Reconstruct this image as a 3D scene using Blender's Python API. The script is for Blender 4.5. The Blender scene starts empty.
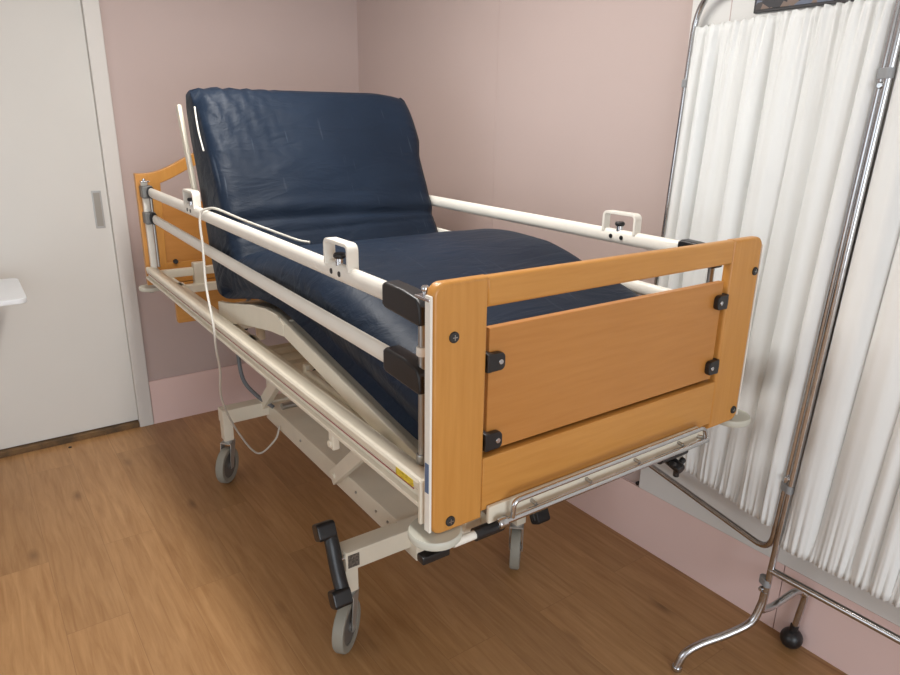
import bpy, bmesh, math, random
from mathutils import Vector, Matrix, noise
random.seed(7)
sc = bpy.context.scene
COL = sc.collection

# ------------------------------------------------------------------ camera
YAW, PITCH, ROLL, FPX = 2.516008, 0.310014, 0.0147151, 678.78
cam_d = bpy.data.cameras.new('camera')
cam = bpy.data.objects.new('camera', cam_d); COL.objects.link(cam)
_f = Vector((math.cos(YAW)*math.cos(PITCH), math.sin(YAW)*math.cos(PITCH), -math.sin(PITCH)))
_r = Vector((math.sin(YAW), -math.cos(YAW), 0)); _u = _r.cross(_f)
_r2 = _r*math.cos(ROLL)+_u*math.sin(ROLL); _u2 = -_r*math.sin(ROLL)+_u*math.cos(ROLL)
_m = Matrix((_r2, _u2, -_f)).transposed().to_4x4()
_m.translation = (0.914419, -0.625682, 1.599217)
cam.matrix_world = _m
cam_d.sensor_fit = 'HORIZONTAL'; cam_d.sensor_width = 36; cam_d.lens = FPX/900*36
cam_d.clip_start = 0.02
sc.camera = cam

# ------------------------------------------------------------------ world, lights, exposure
sc.view_settings.view_transform = 'Standard'; sc.view_settings.look = 'None'
sc.view_settings.gamma = 1; sc.view_settings.use_curve_mapping = False
sc.view_settings.exposure = 0.0
w = bpy.data.worlds.new('world'); sc.world = w; w.use_nodes = True
w.node_tree.nodes['Background'].inputs[0].default_value = (0.80, 0.90, 1.0, 1)
w.node_tree.nodes['Background'].inputs[1].default_value = 1.0

def area(name, loc, direction, sx, sy, power, color, spread=180):
    d = bpy.data.lights.new(name, 'AREA'); d.shape = 'RECTANGLE'; d.size = sx; d.size_y = sy
    d.energy = power; d.color = color; d.spread = math.radians(spread)
    o = bpy.data.objects.new(name, d); COL.objects.link(o); o.location = loc
    o.rotation_euler = Vector(direction).to_track_quat('-Z', 'Y').to_euler(); return o
# daylight through the two windows (one behind the camera, one in the left wall) and the ceiling lamp
area('daylight_front', (3.42, -0.9, 1.25), (-1, 0, -0.02), 2.2, 1.5, 66, (0.90, 0.97, 1.05))
area('daylight_left', (-0.1, -3.12, 1.3), (0, 1, -0.02), 1.9, 1.5, 17, (0.90, 0.97, 1.05))
area('ceiling_lamp_light', (-0.95, 0.13, 2.53), (0, 0, -1), 1.25, 0.22, 33, (1.0, 0.98, 0.95))

XW, YW, XF, YL, ZC = -2.7684, 1.363, 3.5, -3.2, 2.62
BY = -0.009574

# ------------------------------------------------------------------ material helpers
def mat(name, col, rough=0.5, metal=0.0, spec=0.5, var=0.0, vscale=8.0, bump=0.0, bscale=60.0, stretch=(1, 1, 1), col2=None):
    m = bpy.data.materials.new(name); m.use_nodes = True
    nt = m.node_tree; b = nt.nodes['Principled BSDF']
    b.inputs['Roughness'].default_value = rough; b.inputs['Metallic'].default_value = metal
    b.inputs['Specular IOR Level'].default_value = spec
    tc = nt.nodes.new('ShaderNodeTexCoord'); mp = nt.nodes.new('ShaderNodeMapping'); mp.inputs['Scale'].default_value = stretch
    nt.links.new(tc.outputs['Object'], mp.inputs['Vector'])
    n = nt.nodes.new('ShaderNodeTexNoise'); n.inputs['Scale'].default_value = vscale; n.inputs['Detail'].default_value = 5
    nt.links.new(mp.outputs[0], n.inputs['Vector'])
    r = nt.nodes.new('ShaderNodeValToRGB')
    c2 = col2 or tuple(c*(1-var) for c in col)
    r.color_ramp.elements[0].position = 0.3; r.color_ramp.elements[0].color = (*c2, 1)
    r.color_ramp.elements[1].position = 0.7; r.color_ramp.elements[1].color = (*col, 1)
    nt.links.new(n.outputs[0], r.inputs[0]); nt.links.new(r.outputs[0], b.inputs['Base Color'])
    if bump:
        n2 = nt.nodes.new('ShaderNodeTexNoise'); n2.inputs['Scale'].default_value = bscale; n2.inputs['Detail'].default_value = 3
        nt.links.new(mp.outputs[0], n2.inputs['Vector'])
        bp = nt.nodes.new('ShaderNodeBump'); bp.inputs['Strength'].default_value = bump; bp.inputs['Distance'].default_value = 0.01
        nt.links.new(n2.outputs[0], bp.inputs['Height']); nt.links.new(bp.outputs[0], b.inputs['Normal'])
    return m

def lin(r, g, b):
    f = lambda c: (c/255/12.92) if c/255 <= 0.04045 else ((c/255+0.055)/1.055)**2.4
    return (f(r), f(g), f(b))

WHITE = mat('white_enamel', lin(226, 217, 198), 0.35, var=0.06, vscale=14)
WHITE2 = mat('white_rail_enamel', lin(240, 235, 224), 0.32, var=0.05, vscale=10)
GREYW = mat('grey_white_paint', lin(205, 202, 194), 0.45, var=0.08)
CHROME = mat('chrome', (0.58, 0.58, 0.59), 0.22, 1.0, var=0.08, vscale=30)
STEEL = mat('brushed_steel', (0.45, 0.44, 0.42), 0.38, 1.0, var=0.1)
BLACK = mat('black_plastic', lin(34, 33, 34), 0.38, var=0.25)
DARK = mat('dark_rubber', lin(48, 47, 46), 0.6, var=0.2)
FORK = mat('zinc_fork', (0.50, 0.49, 0.46), 0.35, 0.55, var=0.1)
TYRE = mat('grey_tyre', lin(150, 146, 134), 0.6, var=0.15)
HUBM = mat('grey_wheel_hub', lin(104, 101, 97), 0.45, var=0.15)
BUMPER = mat('bumper_plastic', lin(200, 198, 184), 0.5, var=0.06)
GREYP = mat('grey_plastic', lin(120, 120, 118), 0.5, var=0.1)
CLAMP = mat('light_grey_clamp_plastic', lin(150, 152, 154), 0.5, var=0.1)
CABLE = mat('grey_cable', lin(205, 200, 190), 0.5, var=0.05)
HOSE = mat('dark_grey_hose', lin(105, 108, 112), 0.5, var=0.1)
RED = mat('red_stripe', lin(150, 58, 52), 0.5, var=0.1)
YELLOW = mat('yellow_sticker', lin(232, 204, 62), 0.5, var=0.05)
STICK = mat('yellow_sticker_with_print', lin(232, 204, 62), 0.5, col2=lin(176, 146, 44), vscale=55, stretch=(1.5, 1, 5))
BLUE = mat('blue_sticker', lin(92, 112, 142), 0.5, var=0.1)
DOORM = mat('door_paint', lin(214, 211, 205), 0.55, var=0.03, vscale=3)
FRAMEM = mat('door_frame_paint', lin(218, 214, 208), 0.5, var=0.04, vscale=5)
CEIL = mat('ceiling_paint', lin(236, 234, 228), 0.9, var=0.02)
BOARD = mat('white_board_panel', lin(226, 224, 220), 0.45, var=0.03, vscale=4)
THRESH = mat('worn_threshold', lin(122, 92, 58), 0.8, col2=lin(74, 58, 40), vscale=18)
TABLEM = mat('white_laminate', lin(226, 228, 230), 0.4, var=0.02)

def wood(name, light, dark, axis, rough=0.38, sc_=5.0, spec=0.5):
    st = [16.0, 16.0, 16.0]; st[axis] = 1.0
    m = bpy.data.materials.new(name); m.use_nodes = True; nt = m.node_tree; b = nt.nodes['Principled BSDF']
    b.inputs['Roughness'].default_value = rough; b.inputs['Specular IOR Level'].default_value = spec
    tc = nt.nodes.new('ShaderNodeTexCoord'); mp = nt.nodes.new('ShaderNodeMapping'); mp.inputs['Scale'].default_value = st
    nt.links.new(tc.outputs['Object'], mp.inputs['Vector'])
    n = nt.nodes.new('ShaderNodeTexNoise'); n.inputs['Scale'].default_value = sc_; n.inputs['Detail'].default_value = 7; n.inputs['Roughness'].default_value = 0.6
    nt.links.new(mp.outputs[0], n.inputs['Vector'])
    r = nt.nodes.new('ShaderNodeValToRGB'); e = r.color_ramp.elements
    e[0].position = 0.2; e[0].color = (*dark, 1); e[1].position = 0.75; e[1].color = (*light, 1)
    nt.links.new(n.outputs[0], r.inputs[0])
    n2 = nt.nodes.new('ShaderNodeTexNoise'); n2.inputs['Scale'].default_value = 2.2; n2.inputs['Detail'].default_value = 2
    nt.links.new(tc.outputs['Object'], n2.inputs['Vector'])
    mx = nt.nodes.new('ShaderNodeMix'); mx.data_type = 'RGBA'; mx.blend_type = 'MULTIPLY'; mx.inputs[0].default_value = 0.25
    r2 = nt.nodes.new('ShaderNodeValToRGB'); r2.color_ramp.elements[0].color = (0.75, 0.68, 0.6, 1); r2.color_ramp.elements[1].color = (1, 1, 1, 1)
    r2.color_ramp.elements[0].position = 0.3; r2.color_ramp.elements[1].position = 0.65
    nt.links.new(n2.outputs[0], r2.inputs[0]); nt.links.new(r.outputs[0], mx.inputs[6]); nt.links.new(r2.outputs[0], mx.inputs[7])
    nt.links.new(mx.outputs[2], b.inputs['Base Color'])
    return m
WL, WD = lin(204, 146, 74), lin(190, 130, 58)
WOOD_V = wood('beech_vertical', WL, WD, 2)
WOOD_H = wood('beech_horizontal', WL, WD, 1)
WOOD_P = wood('beech_panel', lin(193, 133, 68), lin(181, 120, 55), 1)

# floor: planks along X
def floor_material():
    m = bpy.data.materials.new('laminate_planks'); m.use_nodes = True; nt = m.node_tree; L = nt.links
    b = nt.nodes['Principled BSDF']; b.inputs['Roughness'].default_value = 0.38; b.inputs['Specular IOR Level'].default_value = 0.45
    tc = nt.nodes.new('ShaderNodeTexCoord')
    br = nt.nodes.new('ShaderNodeTexBrick'); br.offset = 0.37; br.inputs['Scale'].default_value = 1.0
    br.inputs['Brick Width'].default_value = 1.25; br.inputs['Row Height'].default_value = 0.19
    br.inputs['Mortar Size'].default_value = 0.0012; br.inputs['Mortar Smooth'].default_value = 0.3
    br.inputs['Color1'].default_value = (0, 0, 0, 1); br.inputs['Color2'].default_value = (1, 1, 1, 1); br.inputs['Mortar'].default_value = (0.5, 0.5, 0.5, 1)
    L.new(tc.outputs['Object'], br.inputs['Vector'])
    # grain coordinates shifted per plank
    add = nt.nodes.new('ShaderNodeVectorMath'); add.operation = 'MULTIPLY_ADD'
    L.new(br.outputs['Color'], add.inputs[0]); add.inputs[1].default_value = (7.3, 3.1, 5.0); L.new(tc.outputs['Object'], add.inputs[2])
    mp = nt.nodes.new('ShaderNodeMapping'); mp.inputs['Scale'].default_value = (1.6, 20, 1); L.new(add.outputs[0], mp.inputs['Vector'])
    n = nt.nodes.new('ShaderNodeTexNoise'); n.inputs['Scale'].default_value = 2.4; n.inputs['Detail'].default_value = 8; n.inputs['Roughness'].default_value = 0.62; n.inputs['Distortion'].default_value = 0.6
    L.new(mp.outputs[0], n.inputs['Vector'])
    r = nt.nodes.new('ShaderNodeValToRGB'); e = r.color_ramp.elements
    e[0].position = 0.25; e[0].color = (*lin(150, 108, 66), 1); e[1].position = 0.75; e[1].color = (*lin(184, 143, 98), 1)
    L.new(n.outputs[0], r.inputs[0])
    # knots
    mp2 = nt.nodes.new('ShaderNodeMapping'); mp2.inputs['Scale'].default_value = (1.0, 2.6, 1); L.new(add.outputs[0], mp2.inputs['Vector'])
    vo = nt.nodes.new('ShaderNodeTexVoronoi'); vo.inputs['Scale'].default_value = 2.1; L.new(mp2.outputs[0], vo.inputs['Vector'])
    kr = nt.nodes.new('ShaderNodeValToRGB'); kr.color_ramp.elements[0].position = 0.015; kr.color_ramp.elements[0].color = (0.38, 0.32, 0.27, 1)
    kr.color_ramp.elements[1].position = 0.13; kr.color_ramp.elements[1].color = (1, 1, 1, 1); L.new(vo.outputs['Distance'], kr.inputs[0])
    mk = nt.nodes.new('ShaderNodeMix'); mk.data_type = 'RGBA'; mk.blend_type = 'MULTIPLY'; mk.inputs[0].default_value = 0.7
    L.new(r.outputs[0], mk.inputs[6]); L.new(kr.outputs[0], mk.inputs[7])
    tr = nt.nodes.new('ShaderNodeValToRGB'); tr.color_ramp.elements[0].color = (0.86, 0.84, 0.82, 1); tr.color_ramp.elements[1].color = (1.06, 1.05, 1.04, 1)
    L.new(br.outputs['Color'], tr.inputs[0])
    m2 = nt.nodes.new('ShaderNodeMix'); m2.data_type = 'RGBA'; m2.blend_type = 'MULTIPLY'; m2.inputs[0].default_value = 1
    L.new(mk.outputs[2], m2.inputs[6]); L.new(tr.outputs[0], m2.inputs[7])
    m3 = nt.nodes.new('ShaderNodeMix'); m3.data_type = 'RGBA'; m3.blend_type = 'MIX'
    sm = nt.nodes.new('ShaderNodeMath'); sm.operation = 'MULTIPLY'; sm.inputs[1].default_value = 0.28; L.new(br.outputs['Fac'], sm.inputs[0])
    L.new(sm.outputs[0], m3.inputs[0]); L.new(m2.outputs[2], m3.inputs[6]); m3.inputs[7].default_value = (*lin(92, 62, 38), 1)
    L.new(m3.outputs[2], b.inputs['Base Color'])
    return m
FLOOR = floor_material()
PINK = mat('pink_wall_paint', lin(193, 174, 168), 0.6, var=0.03, vscale=2.5, bump=0.05, bscale=220)
PINK2 = mat('lilac_pink_skirting_paint', lin(236, 207, 200), 0.5, var=0.03, vscale=3)
OFFW = mat('off_white_wall_paint', lin(214, 212, 206), 0.8, var=0.02)
SEAMM = mat('panel_seam', lin(194, 172, 168), 0.7, var=0.05)

# ------------------------------------------------------------------ mesh helpers
def nb(): return bmesh.new()
def box(bm, lo, hi, bev=0.0, seg=2, M=None):
    lo, hi = Vector(lo), Vector(hi); c = (lo+hi)/2; s = hi-lo
    r = bmesh.ops.create_cube(bm, size=1.0, matrix=Matrix.Translation(c) @ Matrix.Diagonal((abs(s.x), abs(s.y), abs(s.z), 1)))
    vs = r['verts']
    if bev > 0:
        es = list({e for v in vs for e in v.link_edges})
        rr = bmesh.ops.bevel(bm, geom=es, offset=bev, segments=seg, affect='EDGES', profile=0.5)
        vs = list({v for f in rr['faces'] for v in f.verts} | {v for v in vs if v.is_valid})
    if M is not None: bmesh.ops.transform(bm, matrix=M, verts=vs)
    return vs
def bar(bm, a, b, w, h, bev=0.0, up=(0, 0, 1)):
    """rectangular bar from a to b; w across, h along up"""
    a, b = Vector(a), Vector(b); d = b-a; L = d.length; d.normalize()
    s = d.cross(Vector(up)).normalized(); u = s.cross(d)
    M = Matrix((d, s, u)).transposed().to_4x4(); M.translation = (a+b)/2
    return box(bm, (-L/2, -w/2, -h/2), (L/2, w/2, h/2), bev, 2, M)
def tube(bm, pts, r, seg=12, rz=None, closed=False, caps=True):
    """round (or oval, rz) tube along points"""
    P = [Vector(p) for p in pts]; n = len(P); rings = []
    up = Vector((0, 0, 1)); prev = None
    for i, p in enumerate(P):
        if closed: t = (P[(i+1) % n]-P[i-1]).normalized()
        else: t = ((P[min(i+1, n-1)]-P[max(i-1, 0)])).normalized()
        if prev is None:
            ref = up if abs(t.dot(up)) < 0.95 else Vector((1, 0, 0))
            s = t.cross(ref).normalized()
        else:
            s = (prev - t*prev.dot(t)).normalized()
        prev = s; u = s.cross(t)
        k = 1.0
        if 0 < i < n-1 or closed:
            a = (P[i]-P[i-1]).normalized(); c2 = a.dot(t); k = 1/max(0.6, c2)
        rr = r[i] if isinstance(r, (list, tuple)) else r
        rv = rz if rz is not None else rr
        rings.append([bm.verts.new(p + s*(rr*k*math.cos(2*math.pi*j/seg)) + u*(rv*k*math.sin(2*math.pi*j/seg))) for j in range(seg)])
    m = n if closed else n-1
    for i in range(m):
        A, B = rings[i], rings[(i+1) % n]
        for j in range(seg):
            bm.faces.new((A[j], A[(j+1) % seg], B[(j+1) % seg], B[j]))
    if caps and not closed:
        bm.faces.new(rings[0][::-1]); bm.faces.new(rings[-1])
    return [v for g in rings for v in g]
def smooth(pts, n=8):
    P = [Vector(p) for p in pts]; P = [P[0]*2-P[1]]+P+[P[-1]*2-P[-2]]; out = []
    for i in range(1, len(P)-2):
        for k in range(n):
            t = k/n; a, b, c, d = P[i-1:i+3]
            out.append(0.5*((2*b)+(c-a)*t+(2*a-5*b+4*c-d)*t*t+(3*b-a-3*c+d)*t**3))
    out.append(P[-2]); return out
def rounded(pts, r, n=6):
    """polyline with rounded corners"""
    P = [Vector(p) for p in pts]; out = [P[0]]
    for i in range(1, len(P)-1):
        a = (P[i-1]-P[i]).normalized(); b = (P[i+1]-P[i]).normalized()
        p0, p1 = P[i]+a*r, P[i]+b*r
        for k in range(n+1):
            t = k/n; out.append((1-t)**2*p0+2*t*(1-t)*P[i]+t*t*p1)
    out.append(P[-1]); return out
def cyl(bm, a, b, r, seg=24, bev=0.0):
    a, b = Vector(a), Vector(b); d = (b-a).normalized()
    if bev:
        L = (b-a).length
        return tube(bm, [a, a+d*0.0001, a+d*bev, b-d*bev, b-d*0.0001, b], [r-bev*1.0, r-bev*0.7, r, r, r-bev*0.7, r-bev*1.0], seg)
    return tube(bm, [a, b], r, seg)
def prism(bm, prof, axis, lo, hi, bev=0.0, seg=2):
    """extrude closed 2D outline along axis (0,1,2); outline is in the other two axes in order"""
    def mk(u, v, t):
        c = [0, 0, 0]; o = [k for k in range(3) if k != axis]; c[o[0]] = u; c[o[1]] = v; c[axis] = t; return bm.verts.new(c)
    A = [mk(u, v, lo) for u, v in prof]; B = [mk(u, v, hi) for u, v in prof]; n = len(A)
    f0 = bm.faces.new(A); f1 = bm.faces.new(B[::-1])
    fs = [bm.faces.new((A[i], B[i], B[(i+1) % n], A[(i+1) % n])) for i in range(n)]
    bmesh.ops.recalc_face_normals(bm, faces=[f0, f1]+fs)
    if bev:
        es = list(set(f0.edges) | set(f1.edges))
        bmesh.ops.bevel(bm, geom=es, offset=bev, segments=seg, affect='EDGES', profile=0.5)
def rrect(u0, v0, u1, v1, r, n=5, corners=(1, 1, 1, 1)):
    """rounded rectangle outline; corners order: (u0v0, u1v0, u1v1, u0v1)"""
    out = []
    for (cu, cv, a0, on, pu, pv) in ((u0+r, v0+r, 180, corners[0], u0, v0), (u1-r, v0+r, 270, corners[1], u1, v0), (u1-r, v1-r, 0, corners[2], u1, v1), (u0+r, v1-r, 90, corners[3], u0, v1)):
        if not on: out.append((pu, pv)); continue
        for k in range(n+1):
            a = math.radians(a0+90*k/n); out.append((cu+r*math.cos(a), cv+r*math.sin(a)))
    return out
def obj(name, bm, material, parent=None, loc=(0, 0, 0), angle=38, flat=False):
    me = bpy.data.meshes.new(name)
    bmesh.ops.recalc_face_normals(bm, faces=bm.faces[:])
    bm.to_mesh(me); bm.free()
    for m in (material if isinstance(material, (list, tuple)) else [material]): me.materials.append(m)
    if not flat:
        me.polygons.foreach_set('use_smooth', [True]*len(me.polygons)); me.set_sharp_from_angle(angle=math.radians(angle))
    o = bpy.data.objects.new(name, me); COL.objects.link(o); o.location = loc
    if parent: o.parent = parent
    if not flat and angle < 90:
        wn = o.modifiers.new('weighted_normal', 'WEIGHTED_NORMAL'); wn.keep_sharp = True
    return o
def tag(o, label, cat, group=None):
    o['label'] = label; o['category'] = cat
    if group: o['group'] = group
    return o
def struct(name, bm, m, parent=None, label=None, **k):
    o = obj(name, bm, m, parent, **k)
    if not parent: o['kind'] = 'structure'
    if label: o['label'] = label
    return o
def thing(name, label, cat, loc=(0, 0, 0), rz=0, group=None):
    o = bpy.data.objects.new(name, None); COL.objects.link(o); o.location = loc; o.rotation_euler = (0, 0, rz)
    o.empty_display_size = 0.2
    return tag(o, label, cat, group)
def bed2world(p):
    c, s = math.cos(BY), math.sin(BY); return Vector((p[0]*c-p[1]*s, p[0]*s+p[1]*c, p[2]))

# ------------------------------------------------------------------ room shell
T = 0.12
bm = nb(); box(bm, (XW-T, YL-T, -0.1), (XF+T, YW+T, 0)); struct('floor', bm, FLOOR, label='brown oak laminate plank floor', flat=True)
bm = nb(); box(bm, (XW-T, YL-T, ZC), (XF+T, YW+T, ZC+0.1)); struct('ceiling', bm, CEIL, flat=True)
bm = nb(); box(bm, (XW-T, YW, 0), (XF+T, YW+T, ZC)); struct('wall_right', bm, PINK, label='pale pink panelled wall behind the bed and screen', flat=True)
# back wall with the door opening
DY0, DY1, DZ = -1.0, -0.02, 2.12
bm = nb()
box(bm, (XW-T, DY1, 0), (XW, YW, ZC)); box(bm, (XW-T, YL-T, 0), (XW, DY0, ZC)); box(bm, (XW-T, DY0, DZ), (XW, DY1, ZC))
struct('wall_back', bm, PINK, label='pale pink wall with the white door', flat=True)
# left wall with a window opening
def wall_with_window(name, axis, pos, out, a0, a1, w0, w1, z0, z1):
    bm = nb(); lo, hi = min(pos, pos+out), max(pos, pos+out)
    def bx(u0, u1, za, zb):
        if axis == 0: box(bm, (lo, u0, za), (hi, u1, zb))
        else: box(bm, (u0, lo, za), (u1, hi, zb))
    bx(a0, w0, 0, ZC); bx(w1, a1, 0, ZC); bx(w0, w1, 0, z0); bx(w0, w1, z1, ZC)
    return struct(name, bm, OFFW, flat=True)
wall_with_window('wall_left', 1, YL, -T, XW-T, XF+T, -1.1, 0.9, 0.5, 2.1)
wall_with_window('wall_front', 0, XF, T, YL-T, YW+T, -2.05, 0.25, 0.45, 2.05)
GLASS = bpy.data.materials.new('window_glass'); GLASS.use_nodes = True
_g = GLASS.node_tree.nodes['Principled BSDF']; _g.inputs['Transmission Weight'].default_value = 1; _g.inputs['Roughness'].default_value = 0; _g.inputs['IOR'].default_value = 1.02
def window(name, axis, pos, w0, w1, z0, z1):
    bm = nb()
    def bx(u0, u1, za, zb, d=0.03):
        if axis == 0: box(bm, (pos-d, u0, za), (pos+d, u1, zb), 0.004)
        else: box(bm, (u0, pos-d, za), (u1, pos+d, zb), 0.004)
    m = (w0+w1)/2
    bx(w0, w0+0.06, z0, z1); bx(w1-0.06, w1, z0, z1); bx(w0, w1, z0, z0+0.06); bx(w0, w1, z1-0.06, z1); bx(m-0.03, m+0.03, z0, z1)
    o = struct(name, bm, FRAMEM)
    bm = nb()
    if axis == 0: box(bm, (pos-0.003, w0, z0), (pos+0.003, w1, z1))
    else: box(bm, (w0, pos-0.003, z0), (w1, pos+0.003, z1))
    obj('window_pane', bm, GLASS, o, flat=True)
window('window_1', 0, XF+0.07, -2.05, 0.25, 0.45, 2.05)
window('window_2', 1, YL-0.07, -1.1, 0.9, 0.5, 2.1)

# tall painted skirting with a fine seam above it
SK = 0.246
bm = nb(); box(bm, (XW+0.0, YW-0.012, 0), (0.04, YW+0.01, SK)); box(bm, (0.043, YW-0.012, 0), (XF, YW+0.01, SK))
struct('baseboard_right', bm, PINK2, label='tall lilac pink skirting board along the right wall', flat=True)
bm = nb(); box(bm, (XW-0.01, 0.048, 0), (XW+0.012, YW-0.012, SK)); box(bm, (XW-0.01, YL, 0), (XW+0.012, DY0-0.07, SK))
struct('baseboard_back', bm, PINK2, label='tall lilac pink skirting board beside the door', flat=True)
bm = nb()
box(bm, (XW, YW-0.002, SK), (XF, YW+0.01, SK+0.003)); box(bm, (-1.5205, YW-0.001, SK+0.003), (-1.519, YW+0.01, ZC))
struct('trim_1', bm, SEAMM, flat=True)
bm = nb(); box(bm, (XW-0.01, 0.048, SK), (XW+0.002, YW, SK+0.003)); struct('trim_2', bm, SEAMM, flat=True)

# door
bm = nb(); box(bm, (XW-0.055, DY0+0.002, 0.035), (XW-0.012, DY1-0.004, DZ-0.002), 0.003)
door = struct('door_1', bm, DOORM, label='plain white door with a recessed grey pull')
bm = nb(); box(bm, (XW-0.013, -0.094, 1.072), (XW-0.009, -0.052, 1.252), 0.001)
bx0 = obj('pull_plate', bm, STEEL, door)
bm = nb(); box(bm, (XW-0.010, -0.087, 1.082), (XW-0.0085, -0.059, 1.242)); obj('finger_recess', bm, mat('grey_pull', lin(160, 155, 146), 0.5, 0.4, var=0.1), bx0)
bm = nb()
box(bm, (XW-T, -0.024, 0), (XW+0.018, 0.046, DZ+0.06), 0.004); box(bm, (XW-T, DY0-0.05, 0), (XW+0.018, DY0+0.004, DZ+0.06), 0.004); box(bm, (XW-T, DY0, DZ-0.004), (XW+0.017, 0.0, DZ+0.06), 0.004)
struct('trim_3', bm, FRAMEM, label='white door frame')
bm = nb(); box(bm, (XW-T, DY0+0.004, 0), (XW+0.012, -0.024, 0.03), 0.004); struct('trim_4', bm, THRESH, label='worn dark wooden door threshold')

# white wall panels behind the folding screen
bm = nb()
box(bm, (-0.547, YW-0.018, SK+0.004), (2.2, YW+0.005, ZC-0.02), 0.002)
struct('trim_5', bm, BOARD, label='white board panelling on the wall behind the folding screen')
bm = nb(); box(bm, (-0.410, YW-0.0186, 1.3), (-0.4075, YW-0.0175, ZC-0.02)); struct('trim_7', bm, SEAMM, flat=True)
bm = nb(); cyl(bm, (-2.70, -0.367, 0.0), (-2.70, -0.367, 0.004), 0.008, 14, 0.001); struct('trim_8', bm, BLACK, label='small black plug in the floor near the door')
bm = nb(); cyl(bm, (-0.556, YW-0.006, 0.262), (-0.556, YW-0.02, 0.262), 0.008, 12, 0.002)
struct('trim_6', bm, BLACK, label='small black screw cap at the foot of the white panelling')

# ceiling lamp
bm = nb(); box(bm, (-1.62, 0.0, 2.56), (-0.28, 0.26, ZC), 0.006)
lampo = tag(obj('ceiling_lamp', bm, WHITE), 'long white strip lamp on the ceiling above the bed', 'lamp')
EM = bpy.data.materials.new('lamp_diffuser'); EM.use_nodes = True
_b = EM.node_tree.nodes['Principled BSDF']; _b.inputs['Emission Color'].default_value = (1, 0.95, 0.87, 1); _b.inputs['Emission Strength'].default_value = 6
bm = nb(); box(bm, (-1.59, 0.03, 2.545), (-0.31, 0.23, 2.56), 0.004); obj('diffuser', bm, EM, lampo)

# ------------------------------------------------------------------ the bed
W = 0.98
BC = (-1.15, 0.49, 0)
bed = thing('hospital_bed', 'raised adjustable hospital bed with beech end boards and white side rails', 'bed', bed2world(BC), BY)
OFF = (-BC[0], -BC[1], 0)
def part(name, bm, m, label=None, **k):
    o = obj(name, bm, m, bed, OFF, **k)
    if label: o['label'] = label
    return o
def sub(name, bm, m, par, label=None, **k):
    o = obj(name, bm, m, par, **k)
    if label: o['label'] = label
    return o

# --- footboard
TH = 0.027
bm = nb(); prism(bm, [(0.117, 1.279), (0.863, 1.279), (0.863, 1.336), (0.117, 1.336)], 0, -TH, -0.0005, 0.008, 3)
prism(bm, [(0.117, 0.86), (0.863, 0.86), (0.863, 0.978), (0.117, 0.978)], 0, -TH, -0.0005, 0.006, 2)
foot = part('footboard', bm, WOOD_H, 'golden beech footboard frame')
bm = nb(); prism(bm, rrect(0.0, 0.845, 0.119, 1.337, 0.024, 8, (1, 0, 0, 1)), 0, -TH, 0.0, 0.0075, 3); sub('stile', bm, WOOD_V, foot)
bm = nb(); prism(bm, rrect(0.861, 0.845, 0.98, 1.337, 0.024, 8, (0, 1, 1, 0)), 0, -TH, 0.0, 0.0075, 3); sub('stile', bm, WOOD_V, foot)
bm = nb(); prism(bm, [(0.131, 0.985), (0.852, 0.985), (0.852, 1.236), (0.131, 1.236)], 0, -0.028, -0.010, 0.0025, 2); sub('inset_panel', bm, WOOD_P, foot)
for (y, z, s) in ((0.119, 1.172, 1), (0.119, 1.010, 1), (0.861, 1.188, -1), (0.861, 1.020, -1)):
    bm = nb()
    prism(bm, rrect(min(y, y+s*0.042), z-0.018, max(y, y+s*0.042), z+0.018, 0.011, 5), 0, -0.010, 0.004, 0.003, 2)
    box(bm, (-0.03, min(y, y+s*0.012), z-0.019), (0.0035, max(y, y+s*0.012), z+0.019), 0.003)
    c = sub('panel_clip', bm, BLACK, foot)
    bm = nb(); cyl(bm, (0.003, y+s*0.030, z), (0.0062, y+s*0.030, z), 0.0055, 14, 0.001); sub('clip_screw', bm, CHROME, foot)
def cross_bolt(y, z, par):
    bm = nb(); cyl(bm, (-0.002, y, z), (0.004, y, z), 0.0105, 22, 0.002); sub('bolt', bm, DARK, par)
    bm = nb(); box(bm, (0.0035, y-0.005, z-0.001), (0.0045, y+0.005, z+0.001)); box(bm, (0.0035, y-0.001, z-0.005), (0.0045, y+0.001, z+0.005)); sub('bolt_slot', bm, STEEL, par)
for y, z in ((0.043, 1.237), (0.041, 0.868), (0.960, 1.252), (0.958, 0.878)): cross_bolt(y, z, foot)

# --- headboard: arched top rail, gap, panel, lower skirt
HX = -2.357
def arch(y):
    t = max(0.0, min(1.0, (abs(y-0.49)-0.12)/0.33)); s = t*t*(3-2*t); return 1.470*(1-s)+1.358*s
ys = [0.0+0.98*i/48 for i in range(49)]
bm = nb()
top = [(y, arch(y)) for y in ys]
lowr = [(y, arch(y)-0.055) for y in ys if 0.09 <= y <= 0.89][::-1]
prism(bm, [(0.0, 0.86)]+top+[(0.98, 0.86), (0.89, 0.86)]+lowr+[(0.09, 0.86)], 0, HX-0.016, HX+0.016, 0.005, 2)
head = part('headboard', bm, WOOD_V, 'beech headboard with a curved top rail')
bm = nb(); prism(bm, rrect(0.088, 0.86, 0.892, 0.955, 0.004, 2), 0, HX-0.014, HX+0.014, 0.004); sub('bottom_rail', bm, WOOD_H, head)
bm = nb(); prism(bm, rrect(0.088, 0.950, 0.892, 1.225, 0.02, 4), 0, HX-0.008, HX+0.010, 0.004); sub('inset_panel', bm, WOOD_P, head)
bm = nb(); prism(bm, rrect(0.11, 0.66, 0.87, 0.858, 0.012, 4), 0, HX-0.012, HX+0.012, 0.004); sub('lower_board', bm, WOOD_H, head)
for y, z in ((0.13, 0.958), (0.85, 0.958), (0.045, 1.25), (0.935, 1.25)):
    bm = nb(); cyl(bm, (HX+0.008, y, z), (HX+0.024, y, z), 0.011, 18, 0.003); sub('bolt', bm, DARK, head)

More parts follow.
